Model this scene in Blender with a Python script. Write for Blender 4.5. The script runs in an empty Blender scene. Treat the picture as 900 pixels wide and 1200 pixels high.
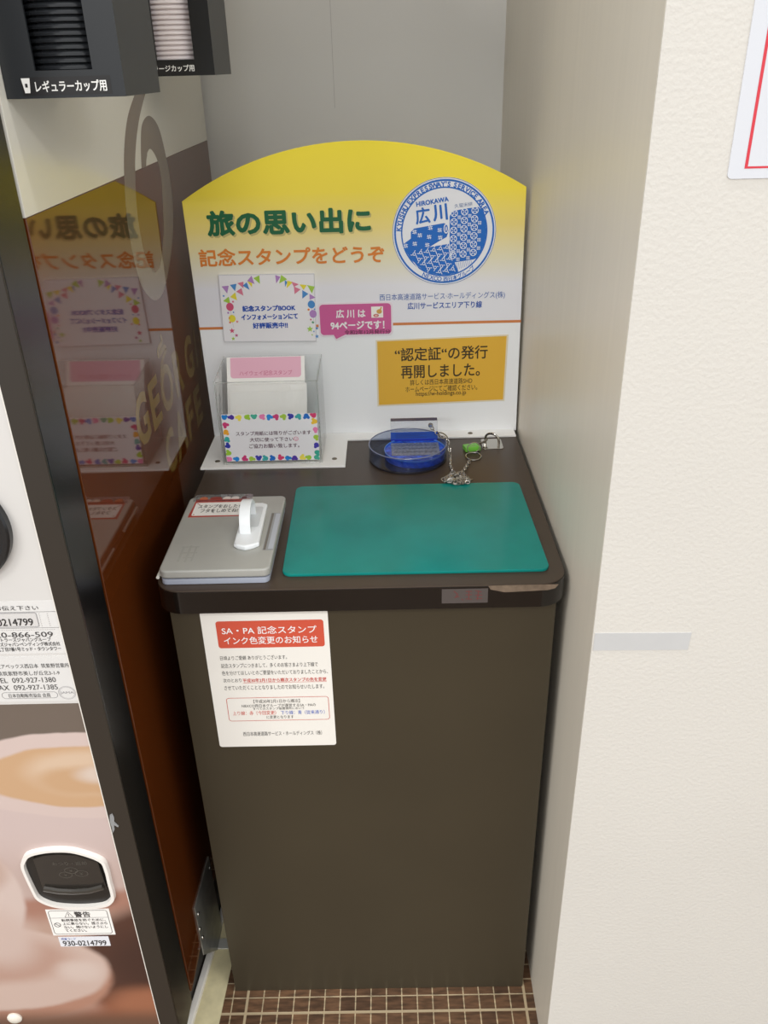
import bpy, bmesh, math, random
from mathutils import Vector, Matrix
from mathutils.geometry import tessellate_polygon
random.seed(7)
C = bpy.context.scene.collection
SC = bpy.context.scene

# ------------------------------------------------------------------ camera
cam_d = bpy.data.cameras.new('camera')
cam = bpy.data.objects.new('camera', cam_d); C.objects.link(cam)
cam_d.sensor_fit = 'VERTICAL'; cam_d.sensor_height = 24.0
cam_d.lens = 981.5686 * 24.0 / 1200.0
cam_d.clip_start = 0.01
_p, _y, _r = 0.490291, 0.0104046, -0.0262974
_f = Vector((-math.sin(_y)*math.cos(_p), math.cos(_y)*math.cos(_p), -math.sin(_p)))
_rt = Vector((math.cos(_y), math.sin(_y), 0)); _up = _rt.cross(_f)
_rr = math.cos(_r)*_rt + math.sin(_r)*_up; _uu = -math.sin(_r)*_rt + math.cos(_r)*_up
cam.matrix_world = Matrix(((_rr.x, _uu.x, -_f.x, .290273), (_rr.y, _uu.y, -_f.y, -.896407), (_rr.z, _uu.z, -_f.z, 1.419814), (0, 0, 0, 1)))
SC.camera = cam

# ------------------------------------------------------------------ light
SC.view_settings.view_transform = 'Standard'; SC.view_settings.look = 'None'
SC.view_settings.gamma = 1.0; SC.view_settings.use_curve_mapping = False
SC.view_settings.exposure = 0.16
w = bpy.data.worlds.new('room_light'); SC.world = w; w.use_nodes = True
w.node_tree.nodes['Background'].inputs[0].default_value = (.97, .985, 1.0, 1)
w.node_tree.nodes['Background'].inputs[1].default_value = 0.9
def area(name, loc, sx, sy, power, col=(1, .975, .94)):
    l = bpy.data.lights.new(name, 'AREA'); l.shape = 'RECTANGLE'; l.size = sx; l.size_y = sy
    l.energy = power; l.color = col
    o = bpy.data.objects.new(name, l); C.objects.link(o); o.location = loc
    return o
for yy in (-0.327, -0.336, -0.346):
    area('fluorescent_tube', (0.25, yy, 3.0), 2.4, .02, 5)
for xx, pw_ in ((-2.3, 64), (0.3, 20), (2.9, 34)):
    for yy in (-2.5, -4.6):
        area('ceiling_panel', (xx, yy, 3.0), 1.2, .5, pw_*(1.5 if yy < -4 else 1))

# ------------------------------------------------------------------ colour / material helpers
def lin(c):
    c = c/255.0
    return c/12.92 if c <= .04045 else ((c+.055)/1.055)**2.4
def rgb(t): return (lin(t[0]), lin(t[1]), lin(t[2]), 1.0)
_mc = {}
def mat(col, rough=.5, metal=0.0, spec=.5, coat=0.0, ior=1.5, key=None):
    k = (col, rough, metal, spec, coat, ior, key)
    if k in _mc: return _mc[k]
    m = bpy.data.materials.new('mat_%d' % len(_mc)); m.use_nodes = True
    b = m.node_tree.nodes['Principled BSDF']
    b.inputs['Base Color'].default_value = rgb(col)
    b.inputs['Roughness'].default_value = rough
    b.inputs['Metallic'].default_value = metal
    b.inputs['Specular IOR Level'].default_value = spec
    b.inputs['IOR'].default_value = ior
    b.inputs['Coat Weight'].default_value = coat
    b.inputs['Coat Roughness'].default_value = .04
    _mc[k] = m
    return m
def bsdf(m): return m.node_tree.nodes['Principled BSDF']
def N(m, t, **kw):
    n = m.node_tree.nodes.new(t)
    for k, v in kw.items(): setattr(n, k, v)
    return n
def L(m, a, b): m.node_tree.links.new(a, b)
def noisy(m, col, amt=.12, scale=6, bump=0.0, bscale=200, stretch=(1, 1, 1), detail=3):
    """procedural colour mottling and relief on a material"""
    tc = N(m, 'ShaderNodeTexCoord'); mp = N(m, 'ShaderNodeMapping'); mp.inputs['Scale'].default_value = stretch
    L(m, tc.outputs['Object'], mp.inputs[0])
    nz = N(m, 'ShaderNodeTexNoise'); nz.inputs['Scale'].default_value = scale; nz.inputs['Detail'].default_value = detail
    L(m, mp.outputs[0], nz.inputs['Vector'])
    cr = N(m, 'ShaderNodeValToRGB'); c = rgb(col)
    cr.color_ramp.elements[0].position = .3; cr.color_ramp.elements[1].position = .7
    cr.color_ramp.elements[0].color = tuple(max(0, v*(1-amt)) for v in c[:3])+(1,)
    cr.color_ramp.elements[1].color = tuple(min(1, v*(1+amt)) for v in c[:3])+(1,)
    L(m, nz.outputs['Fac'], cr.inputs[0]); L(m, cr.outputs[0], bsdf(m).inputs['Base Color'])
    if bump:
        n2 = N(m, 'ShaderNodeTexNoise'); n2.inputs['Scale'].default_value = bscale; n2.inputs['Detail'].default_value = 2
        L(m, tc.outputs['Object'], n2.inputs['Vector'])
        bp = N(m, 'ShaderNodeBump'); bp.inputs['Strength'].default_value = bump; bp.inputs['Distance'].default_value = .002
        L(m, n2.outputs['Fac'], bp.inputs['Height']); L(m, bp.outputs[0], bsdf(m).inputs['Normal'])
    return m
def clear_mat(col, refl=1.0, rough=.03, haze=0.0, hazecol=(200, 205, 210), ior=1.49):
    """thin clear plastic: tinted transparency under a Fresnel reflection"""
    m = bpy.data.materials.new('clear_plastic'); m.use_nodes = True
    nt = m.node_tree; nt.nodes.remove(nt.nodes['Principled BSDF']); out = nt.nodes['Material Output']
    tr = N(m, 'ShaderNodeBsdfTransparent'); tr.inputs[0].default_value = rgb(col)
    df = N(m, 'ShaderNodeBsdfDiffuse'); df.inputs[0].default_value = rgb(hazecol)
    gl = N(m, 'ShaderNodeBsdfGlossy'); gl.inputs['Roughness'].default_value = rough
    fr = N(m, 'ShaderNodeFresnel'); fr.inputs[0].default_value = ior
    ge = N(m, 'ShaderNodeNewGeometry'); ma = N(m, 'ShaderNodeMath', operation='MULTIPLY_ADD')   # no total reflection inside a thin sheet
    ma.inputs[1].default_value = 1/ior-ior; ma.inputs[2].default_value = ior
    L(m, ge.outputs['Backfacing'], ma.inputs[0]); L(m, ma.outputs[0], fr.inputs[0])
    m1 = N(m, 'ShaderNodeMixShader'); m1.inputs[0].default_value = haze
    L(m, tr.outputs[0], m1.inputs[1]); L(m, df.outputs[0], m1.inputs[2])
    m2 = N(m, 'ShaderNodeMixShader'); L(m, fr.outputs[0], m2.inputs[0])
    L(m, m1.outputs[0], m2.inputs[1]); L(m, gl.outputs[0], m2.inputs[2]); L(m, m2.outputs[0], out.inputs[0])
    return m

# ------------------------------------------------------------------ object helpers
def thing(name, label, cat, loc, group=None):
    o = bpy.data.objects.new(name, None); C.objects.link(o); o.location = loc; o.empty_display_size = .02
    o['label'] = label; o['category'] = cat
    if group: o['group'] = group
    return o
def root_of(p):
    while p.parent: p = p.parent
    return p
def finish(name, me, mats, parent, smooth=35, label=None):
    for m in (mats if isinstance(mats, (list, tuple)) else [mats]): me.materials.append(m)
    if smooth:
        for p in me.polygons: p.use_smooth = True
        me.set_sharp_from_angle(angle=math.radians(smooth))
    o = bpy.data.objects.new(name, me); C.objects.link(o)
    if smooth:
        wn = o.modifiers.new('flat_faces', 'WEIGHTED_NORMAL'); wn.keep_sharp = True; wn.weight = 100
    if parent:
        me.transform(Matrix.Translation(-Vector(root_of(parent).location))); o.parent = parent
    if label: o['label'] = label
    return o
def obj(name, bm, mats, parent=None, smooth=35, label=None):
    bmesh.ops.recalc_face_normals(bm, faces=bm.faces)
    me = bpy.data.meshes.new(name); bm.to_mesh(me); bm.free()
    return finish(name, me, mats, parent, smooth, label)
def solo(name, bm, mats, label, cat, loc, group=None, smooth=35):
    """a thing that is one mesh, its origin at its base"""
    bmesh.ops.recalc_face_normals(bm, faces=bm.faces)
    me = bpy.data.meshes.new(name); bm.to_mesh(me); bm.free()
    me.transform(Matrix.Translation(-Vector(loc)))
    o = finish(name, me, mats, None, smooth); o.location = loc
    o['label'] = label; o['category'] = cat
    if group: o['group'] = group
    return o
def struct(name, bm, mats, smooth=0):
    o = obj(name, bm, mats, None, smooth); o['kind'] = 'structure'; return o
def BM(): return bmesh.new()
def box(bm, x0, x1, y0, y1, z0, z1, bev=0, seg=2, mi=0):
    vs = [bm.verts.new((x, y, z)) for z in (z0, z1) for y in (y0, y1) for x in (x0, x1)]
    q = [(0, 2, 3, 1), (4, 5, 7, 6), (0, 1, 5, 4), (2, 6, 7, 3), (0, 4, 6, 2), (1, 3, 7, 5)]
    fs = [bm.faces.new([vs[i] for i in f]) for f in q]
    for f in fs: f.material_index = mi
    if bev: bmesh.ops.bevel(bm, geom=list({e for f in fs for e in f.edges}), offset=bev, segments=seg, profile=.5, affect='EDGES')
    return bm
def prism(bm, pts, plane, d0, d1, bev=0, seg=2, mi=0, cap=True):
    def P(a, b, d): return {'xy': (a, b, d), 'xz': (a, d, b), 'yz': (d, a, b)}[plane]
    A = [bm.verts.new(P(a, b, d0)) for a, b in pts]; B = [bm.verts.new(P(a, b, d1)) for a, b in pts]
    n = len(pts); fs = []
    if cap: fs += [bm.faces.new(A), bm.faces.new(list(reversed(B)))]
    sides = [bm.faces.new((A[i], A[(i+1) % n], B[(i+1) % n], B[i])) for i in range(n)]
    for f in fs+sides: f.material_index = mi
    if bev and cap:
        bmesh.ops.recalc_face_normals(bm, faces=fs+sides)
        ed = list({e for f in fs for e in f.edges})
        bmesh.ops.bevel(bm, geom=ed, offset=bev, segments=seg, profile=.5, affect='EDGES')
    return bm
def rrect(x0, y0, x1, y1, r, n=6):
    rs = r if isinstance(r, (tuple, list)) else (r,)*4   # bl, br, tr, tl
    out = []
    for (cx, cy, a0, rr) in ((x0+rs[0], y0+rs[0], 180, rs[0]), (x1-rs[1], y0+rs[1], 270, rs[1]), (x1-rs[2], y1-rs[2], 0, rs[2]), (x0+rs[3], y1-rs[3], 90, rs[3])):
        if rr <= 0: out.append((cx, cy)); continue
        for i in range(n+1):
            a = math.radians(a0+90*i/n); out.append((cx+rr*math.cos(a), cy+rr*math.sin(a)))
    return out
def circ(cx, cy, r, n=32, a0=0, a1=360, ry=None):
    full = abs(a1-a0) >= 360
    return [(cx+r*math.cos(math.radians(a0+(a1-a0)*i/(n if full else n-1))), cy+(ry or r)*math.sin(math.radians(a0+(a1-a0)*i/(n if full else n-1)))) for i in range(n)]
def tube(bm, path, r, n=8, closed=False, mi=0):
    path = [Vector(p) for p in path]; k = len(path); rings = []; up = None
    for i, p in enumerate(path):
        if closed: t = path[(i+1) % k]-path[i-1]
        else: t = path[min(i+1, k-1)]-path[max(i-1, 0)]
        t.normalize()
        if up is None:
            up = Vector((0, 0, 1)) if abs(t.z) < .9 else Vector((1, 0, 0))
        s = t.cross(up).normalized(); up = s.cross(t).normalized()
        rr = r[i] if isinstance(r, (list, tuple)) else r
        rings.append([bm.verts.new(p+rr*(math.cos(2*math.pi*j/n)*s+math.sin(2*math.pi*j/n)*up)) for j in range(n)])
    for i in range(k if closed else k-1):
        a, b = rings[i], rings[(i+1) % k]
        for j in range(n):
            f = bm.faces.new((a[j], a[(j+1) % n], b[(j+1) % n], b[j])); f.material_index = mi
    if not closed:
        bm.faces.new(rings[0]); bm.faces.new(list(reversed(rings[-1])))
    return bm
def lathe(bm, prof, c, n=48, mi=0, axis='z', closed=False):
    rings = []
    for (r, h) in prof:
        if r < 1e-6:
            rings.append([bm.verts.new((c[0], c[1], c[2]+h) if axis == 'z' else (c[0], c[1]+h, c[2]))]); continue
        ring = []
        for j in range(n):
            a = 2*math.pi*j/n
            ring.append(bm.verts.new((c[0]+r*math.cos(a), c[1]+r*math.sin(a), c[2]+h) if axis == 'z' else (c[0]+r*math.cos(a), c[1]+h, c[2]+r*math.sin(a))))
        rings.append(ring)
    pairs = list(zip(rings, rings[1:]))
    if closed: pairs.append((rings[-1], rings[0]))
    for a, b in pairs:
        for j in range(n):
            k = (j+1) % n
            if len(a) == 1 and len(b) == 1: continue
            if len(a) == 1: f = bm.faces.new((a[0], b[k], b[j]))
            elif len(b) == 1: f = bm.faces.new((a[j], a[k], b[0]))
            else: f = bm.faces.new((a[j], a[k], b[k], b[j]))
            f.material_index = mi
    return bm
def screw(bm, c, r=.0035, h=.0015, axis='z', sgn=1):
    lathe(bm, [(0, 0), (r, 0), (r*.85, sgn*h*.7), (r*.5, sgn*h), (0, sgn*h)], c, 16, 0, axis)

# ------------------------------------------------------------------ printing: flat ink shapes and lettering
_tx = {}
OVER = 1.15
def glyphs(s, bold):
    k = (s, bold)
    if k not in _tx:
        cu = bpy.data.curves.new('ink', 'FONT'); cu.body = s; cu.resolution_u = 3; cu.offset = bold; cu.size = 1
        o = bpy.data.objects.new('ink', cu); C.objects.link(o)
        me = o.to_mesh()
        vs = [(v.co.x, v.co.y) for v in me.vertices]; fs = [tuple(p.vertices) for p in me.polygons]
        o.to_mesh_clear(); bpy.data.objects.remove(o); bpy.data.curves.remove(cu)
        _tx[k] = (vs, fs)
    return _tx[k]
class Ink:
    def __init__(s): s.v = []; s.f = []; s.mi = []; s.mats = []; s.k = 0
    def up(s, lay): s.k += 1; return lay+(s.k % 24)*.03
    def _m(s, col):
        if not isinstance(col, bpy.types.Material): col = mat(col, .45)
        if col not in s.mats: s.mats.append(col)
        return s.mats.index(col)
    def poly(s, pts, col, lay=1):
        m = s._m(col); b = len(s.v); lay = s.up(lay)
        s.v += [(p[0], p[1], lay) for p in pts]
        for t in tessellate_polygon([[Vector((p[0], p[1], 0)) for p in pts]]):
            s.f.append(tuple(b+i for i in t)); s.mi.append(m)
    def rect(s, x0, y0, x1, y1, col, lay=1): s.poly([(x0, y0), (x1, y0), (x1, y1), (x0, y1)], col, lay)
    def band(s, pts, wd, col, lay=1, closed=False):
        m = s._m(col); k = len(pts); b = len(s.v); lay = s.up(lay)
        for i in range(k):
            if closed: t = Vector(pts[(i+1) % k])-Vector(pts[i-1])
            else: t = Vector(pts[min(i+1, k-1)])-Vector(pts[max(i-1, 0)])
            t.normalize(); n = Vector((-t.y, t.x))*((wd[i] if isinstance(wd, (list, tuple)) else wd)/2); p = Vector(pts[i])
            s.v += [(p.x+n.x, p.y+n.y, lay), (p.x-n.x, p.y-n.y, lay)]
        for i in range(k if closed else k-1):
            j = (i+1) % k; s.f.append((b+2*i, b+2*i+1, b+2*j+1, b+2*j)); s.mi.append(m)
    def ring(s, cx, cy, r, wd, col, lay=1, n=48): s.band(circ(cx, cy, r, n), wd, col, lay, True)
    def disc(s, cx, cy, r, col, lay=1, n=20, ry=None): s.poly(circ(cx, cy, r, n, 0, 360, ry), col, lay)
    def star(s, cx, cy, r, col, lay=1, rot=90):
        s.poly([(cx+(r if i % 2 == 0 else r*.45)*math.cos(math.radians(rot+36*i)), cy+(r if i % 2 == 0 else r*.45)*math.sin(math.radians(rot+36*i))) for i in range(10)], col, lay)
    def text(s, t, x0, y0, x1, y1, col, lay=2, bold=0.0, rot=0, off=0.0):
        vs, fs = glyphs(t, off); m = s._m(col)
        ax = min(v[0] for v in vs); bx = max(v[0] for v in vs); ay = min(v[1] for v in vs); by = max(v[1] for v in vs)
        cx, cy = (x0+x1)/2, (y0+y1)/2; c, sn = math.cos(math.radians(rot)), math.sin(math.radians(rot))
        h = y1-y0; e = bold*h*OVER; nd = 0 if bold <= 0 else (16 if h > .015 else 4)
        w_, h_ = x1-x0-2*e, y1-y0-2*e
        for i_ in range(nd+1):
            d_ = 2*math.pi*(i_+.5)/max(nd, 1); ox, oy = (0, 0) if i_ == 0 else (e*math.cos(d_), e*math.sin(d_)); b = len(s.v)
            for x, y in vs:
                u = (x-(ax+bx)/2)/(bx-ax)*w_+ox; v = (y-(ay+by)/2)/(by-ay)*h_+oy
                s.v.append((cx+u*c-v*sn, cy+u*sn+v*c, lay+i_*.045))
            for f in fs: s.f.append(tuple(b+i for i in f)); s.mi.append(m)
    def arc(s, t, cx, cy, r, a0, a1, h, col, lay=2, bold=.02, inward=False):
        adv = {' ': .38, 'I': .4, "'": .3}
        wd = [adv.get(ch, 1.0 if ord(ch) > 255 else .82) for ch in t]; tot = sum(wd); acc = 0; m = s._m(col)
        for ch, wi in zip(t, wd):
            a = a0+(a1-a0)*(acc+wi/2)/tot; acc += wi
            if ch == ' ': continue
            vs, fs = glyphs(ch, bold); ax = min(v[0] for v in vs); bx = max(v[0] for v in vs)
            k = h/(.72 if ord(ch) < 256 else .85); b = len(s.v); ar = math.radians(a)
            rot = ar+math.pi/2 if inward else ar-math.pi/2; c, sn = math.cos(rot), math.sin(rot)
            px, py = cx+r*math.cos(ar), cy+r*math.sin(ar)
            for x, y in vs:
                u = (x-(ax+bx)/2)*k; v = y*k-(h/2)
                s.v.append((px+u*c-v*sn, py+u*sn+v*c, lay))
            for f in fs: s.f.append(tuple(b+i for i in f)); s.mi.append(m)
    def build(s, name, parent, o, U, V, Nn, eps=.00018, label=None):
        o, U, V, Nn = map(Vector, (o, U, V, Nn))
        me = bpy.data.meshes.new(name)
        me.from_pydata([tuple(o+U*a+V*b+Nn*(c*eps)) for a, b, c in s.v], [], s.f)
        for p, i in zip(me.polygons, s.mi): p.material_index = i
        return finish(name, me, s.mats, parent, 0, label)
X, Y, Z = (1, 0, 0), (0, 1, 0), (0, 0, 1); mX, mY = (-1, 0, 0), (0, -1, 0)

WHITE = (240, 240, 240); BLK = (38, 36, 36)
# ================================================================== the setting
ZT = .8428            # top of the counter
WX = .5169            # face of the alcove's right side
WY = -.1195           # front of the wall on the right
BY = .8651            # back wall
# floor of small square mosaic tiles, set in sheets of 18
fm = mat((92, 66, 50), .32, key='tile')
tc = N(fm, 'ShaderNodeTexCoord'); mp = N(fm, 'ShaderNodeMapping'); mp.inputs['Location'].default_value = (-.0255+.0012, .0142-.0012, 0)
L(fm, tc.outputs['Object'], mp.inputs[0])
def brick(sz, ms, c1, c2, mo):
    b = N(fm, 'ShaderNodeTexBrick'); b.offset = 0; b.squash = 1
    b.inputs['Scale'].default_value = 1; b.inputs['Brick Width'].default_value = sz; b.inputs['Row Height'].default_value = sz
    b.inputs['Mortar Size'].default_value = ms; b.inputs['Mortar Smooth'].default_value = .15; b.inputs['Bias'].default_value = 0
    b.inputs['Color1'].default_value = rgb(c1); b.inputs['Color2'].default_value = rgb(c2); b.inputs['Mortar'].default_value = rgb(mo)
    return b
b1 = brick(.02655, .0011, (112, 84, 62), (86, 64, 48), (186, 170, 140)); L(fm, mp.outputs[0], b1.inputs[0])
mp2 = N(fm, 'ShaderNodeMapping'); mp2.inputs['Location'].default_value = (-.0255+.0024, .0425-.0024, 0); L(fm, tc.outputs['Object'], mp2.inputs[0])
b2 = brick(.4779, .0024, (0, 0, 0), (0, 0, 0), (255, 255, 255)); L(fm, mp2.outputs[0], b2.inputs[0])
nz = N(fm, 'ShaderNodeTexNoise'); nz.inputs['Scale'].default_value = 90; nz.inputs['Detail'].default_value = 4; mpn = N(fm, 'ShaderNodeMapping'); mpn.inputs['Scale'].default_value = (.35, 1.6, 1)
L(fm, tc.outputs['Object'], mpn.inputs[0]); L(fm, mpn.outputs[0], nz.inputs['Vector'])
mx0 = N(fm, 'ShaderNodeMix', data_type='RGBA', blend_type='MULTIPLY'); mx0.inputs[0].default_value = .75
crn = N(fm, 'ShaderNodeValToRGB'); crn.color_ramp.elements[0].position = .35; crn.color_ramp.elements[0].color = (.45, .45, .45, 1); crn.color_ramp.elements[1].position = .65; crn.color_ramp.elements[1].color = (1.3, 1.25, 1.2, 1)
L(fm, nz.outputs['Fac'], crn.inputs[0]); L(fm, b1.outputs['Color'], mx0.inputs[6]); L(fm, crn.outputs[0], mx0.inputs[7])
mxg = N(fm, 'ShaderNodeMix', data_type='RGBA'); L(fm, b2.outputs['Fac'], mxg.inputs[0]); L(fm, mx0.outputs[2], mxg.inputs[6]); mxg.inputs[7].default_value = rgb((180, 162, 132))
L(fm, mxg.outputs[2], bsdf(fm).inputs['Base Color'])
bpn = N(fm, 'ShaderNodeBump'); bpn.invert = True; bpn.inputs['Strength'].default_value = .5; bpn.inputs['Distance'].default_value = .001
L(fm, b1.outputs['Fac'], bpn.inputs['Height']); L(fm, bpn.outputs[0], bsdf(fm).inputs['Normal'])
struct('floor', box(BM(), -1.6, 2.6, -5.5, 1.0, -.05, 0), fm)

wall_m = noisy(mat((176, 174, 170), .6, key='backwall'), (222, 221, 217), .03, 3, .05, 120)
struct('wall_back', box(BM(), -1.6, WX, BY, BY+.1, 0, 2.7), wall_m)
trm = mat((196, 194, 190), .6)
struct('trim_1', box(BM(), .1985, .1996, BY-.0005, BY, 1.35, 2.1), trm)
side_m = noisy(mat((212, 205, 188), .42, key='sidewall'), (218, 211, 196), .018, 9, .03, 60, (1, 9, .35))
struct('wall_alcove_right', box(BM(), WX, WX+.018, WY+.0015, BY+.1, 0, 2.7), side_m)
paper = noisy(mat((208, 205, 198), .62, key='wallpaper'), (208, 205, 198), .02, 3, .27, 210)
struct('wall_right', box(BM(), WX+.0002, 2.6, WY, WY+.0015, 0, 2.7), paper)
struct('ceiling', box(BM(), -1.6, 2.6, WY, BY+.1, 2.7, 2.75), mat((205, 203, 198), .8))

# cream floor strip beside the vending machine, its pale metal edging
crm = noisy(mat((206, 196, 158), .45, key='cream'), (206, 196, 158), .16, 30)
struct('trim_2', prism(BM(), [(-.0795, -.18), (-.0247, -.18), (-.0105, .13), (-.0085, .17), (-.0445, .17)], 'xy', 0, .0015), crm)
struct('trim_3', prism(BM(), [(-.0865, -.18), (-.0735, -.18), (-.0375, .19), (-.0485, .19)], 'xy', .0, .012, .002), mat((232, 228, 220), .35))

# ================================================================== stamp counter (the brown cabinet)
ct = thing('stamp_counter', 'tall narrow dark brown cabinet with a rounded counter top, standing in the alcove', 'cabinet', (.25, .24, 0))
cab_m = noisy(mat((60, 53, 39), .38, key='cab'), (60, 53, 39), .05, 5, .02, 300)
obj('body', box(BM(), .0015, .4985, .0185, .48, 0.0, .809, .001), cab_m, ct)
obj('front_panel', box(BM(), 0, .5, 0, .0183, 0, .8088, .0012), cab_m, ct)
top_m = noisy(mat((66, 55, 46), .36, spec=.4, key='ctop'), (66, 55, 46), .05, 7)
def top_poly(e): return rrect(-.0125-e, -.0155-e, .5105+e, .4995, (.034+e, .036+e, .002, .002), 10)
obj('counter_top', prism(BM(), top_poly(0), 'xy', .809, ZT, .0012), top_m, ct)
obj('edge_band', prism(BM(), top_poly(.0008), 'xy', .8088, ZT-.0016, .0006), noisy(mat((20, 15, 12), .14, key='band'), (20, 15, 12), .1, 5), ct, label='glossy dark brown edge banding')
ink = Ink()
ink.poly([(.409, -.0002+ZT-.0003), (.43, ZT), (.497, ZT), (.493, ZT-.006), (.484, ZT-.0085), (.46, ZT-.0095), (.43, ZT-.0105), (.412, ZT-.006)], noisy(mat((112, 96, 80), .8, key='chip'), (112, 96, 80), .2, 150), 1)
ink.build('edge_chip', ct, (0, -.0164, 0), X, Z, mY, label='pale chipped patch where the banding is worn away')
ink = Ink(); ink.rect(.351, ZT-.0255, .409, ZT-.004, mat((80, 74, 72), .3), 1)
mar = (110, 52, 52)
for (a, b, c, d) in ((.366, .006, .371, .011), (.371, .011, .368, .016), (.367, .016, .373, .014), (.381, .007, .389, .007), (.385, .006, .385, .018), (.381, .012, .389, .012), (.381, .018, .389, .019), (.393, .006, .401, .008), (.397, .006, .396, .02), (.393, .013, .402, .013), (.394, .018, .402, .018), (.376, .018, .378, .02)):
    ink.band([(a, ZT-b-.001), (c, ZT-d-.001)], .0011, mar, 2)
ink.build('tape_remnant', ct, (0, -.0164, 0), X, Z, mY, label='old grey tape with faded red handwriting on the counter edge')

# notice on the front panel
nt = thing('notice', 'white laminated notice with an orange-red title bar on the cabinet front', 'notice', (.121, -.001, .568))
obj('sheet', prism(BM(), rrect(.0385, .568, .2045, .8005, .004), 'xz', -.0009, 0), mat((236, 233, 226), .3), nt)
ink = Ink(); RED = (205, 84, 62); gry = (70, 68, 66)
ink.poly(rrect(.0573, .7421, .1981, .7856, .004), RED, 1)
TXT = [('SA・PA 記念スタンプ', .0642, .7644, .1887, .7768, WHITE, .008), ('インク色変更のお知らせ', .0652, .7482, .1892, .7605, WHITE, .008),
 ('日頃よりご愛顧 ありがとうございます。', .0571, .7223, .1462, .7295, gry, 0), ('記念スタンプにつきまして、多くのお客さまより上下線で', .0569, .7091, .1868, .7167, gry, 0),
 ('色を分けてほしいとのご要望をいただいておりましたことから、', .0566, .6967, .1996, .7043, gry, 0), ('次のとおり', .0568, .6845, .0816, .6913, gry, 0),
 ('平成30年2月1日から順次スタンプの色を変更', .0833, .6840, .1970, .6908, (196, 60, 50), .012), ('させていただくこととなりましたのでお知らせいたします。', .0569, .6712, .1933, .6790, gry, 0),
 ('【平成30年2月1日から順次】', .0944, .6473, .1582, .6537, gry, 0), ('NEXCO西日本グループが運営するSA・PAの', .0774, .6400, .1796, .6457, gry, 0),
 ('すべてのスタンプ設置箇所において', .0924, .6351, .1638, .6403 - .0006, gry, 0), ('上り線：赤（今回変更）', .0635, .6262, .1237, .6337, (205, 80, 70), 0),
 ('下り線：青（従来通り）', .1304, .6261, .1913, .6333, (70, 100, 190), 0), ('に変更となります', .1100, .6191, .1477, .6253-.0004, gry, 0),
 ('西日本高速道路サービス・ホールディングス（株）', .0742, .5878, .1853, .5959, gry, 0)]
for t in TXT: ink.text(t[0], t[1], t[2], t[3], t[4], t[5], 2, t[6])
ink.rect(.0833, .6829, .1970, .6834, (196, 60, 50), 2)
ink.band(rrect(.0574, .6159, .1977, .6569, .004), .0008, (196, 80, 68), 1, True)
ink.build('lettering', nt, (0, -.0009, 0), X, Z, mY)

# ================================================================== backboard
bd = thing('sign_board', 'arched yellow and white display board standing at the back of the counter', 'sign', (.245, .46, ZT))
zl, zr_, xl, xr = 1.2395, 1.2485, -.0245, .5125
ax, az, bx, bz, cx_, cz_ = xl-.001, zl, .2457, 1.3200, xr-.0035, zr_
d = 2*(ax*(bz-cz_)+bx*(cz_-az)+cx_*(az-bz))
ux = ((ax**2+az**2)*(bz-cz_)+(bx**2+bz**2)*(cz_-az)+(cx_**2+cz_**2)*(az-bz))/d
uz = ((ax**2+az**2)*(cx_-bx)+(bx**2+bz**2)*(ax-cx_)+(cx_**2+cz_**2)*(bx-ax))/d
rad = math.hypot(ax-ux, az-uz); t0 = math.atan2(az-uz, ax-ux); t1 = math.atan2(cz_-uz, cx_-ux)
arch = [(ux+rad*math.cos(t0+(t1-t0)*i/40), uz+rad*math.sin(t0+(t1-t0)*i/40)) for i in range(41)]
bm_ = mat((238, 239, 241), .35, key='board')
tc = N(bm_, 'ShaderNodeTexCoord'); sp = N(bm_, 'ShaderNodeSeparateXYZ'); L(bm_, tc.outputs['Object'], sp.inputs[0])
mr = N(bm_, 'ShaderNodeMapRange'); mr.inputs[1].default_value = 0; mr.inputs[2].default_value = .5; L(bm_, sp.outputs['Z'], mr.inputs[0])
cr = N(bm_, 'ShaderNodeValToRGB'); L(bm_, mr.outputs[0], cr.inputs[0]); L(bm_, cr.outputs[0], bsdf(bm_).inputs['Base Color'])
els = cr.color_ramp.elements; els[0].position = 0; els[0].color = rgb((240, 242, 244)); els[1].position = .3925; els[1].color = rgb((240, 242, 244))
for p_, c_ in ((.394, (232, 232, 238)), (.52, (232, 232, 238)), (.60, (232, 226, 196)), (.70, (238, 218, 132)), (.81, (250, 228, 70)), (1, (254, 234, 40))):
    e = els.new(p_); e.color = rgb(c_)
obj('panel', prism(BM(), [(xr+.001, ZT+.0005), (xl+.003, ZT+.0005)]+arch, 'xz', .4801, .4841, .0004, 1), bm_, bd)
obj('foot_flange', prism(BM(), [(xl+.004, .343), (.2165, .3405), (.2165, .4495), (.5095, .4515), (.5095, .4800), (xl+.004, .4800)], 'xy', ZT, ZT+.0035, .0006), mat((238, 238, 236), .35), bd)
for (sx, sy) in ((.0035, .3688), (.1975, .3688), (.4309, .4645)):
    b = BM(); screw(b, (sx, sy, ZT+.0035), .0045, .0014); obj('screw', b, mat((120, 112, 98), .35, 1), bd)
ink = Ink()
ink.rect(xl+.0005, 1.0368, xr-.0005, 1.0412, (208, 128, 72), 1)
GRN, ORG, BLU = (6, 98, 58), (222, 130, 46), (28, 92, 178)
ink.text('旅の思い出に', .0108, 1.1835, .2695, 1.2225, (196, 184, 120), 1, .042)
ink.text('旅の思い出に', .0089, 1.1862, .2673, 1.2250, GRN, 2, .038)
ink.text('記念スタンプをどうぞ', -.0098, 1.1395, .2874, 1.1672, ORG, 2, .022)
ink.text('西日本高速道路サービス·ホールディングス(株)', .2779, 1.0768, .4832, 1.0893, (60, 100, 175), 2)
ink.text('広川サービスエリア下り線', .3235, 1.0628, .4462, 1.0744, (34, 84, 172), 2, .02)
ink.build('lettering', bd, (0, .4800, 0), X, Z, mY)
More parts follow.
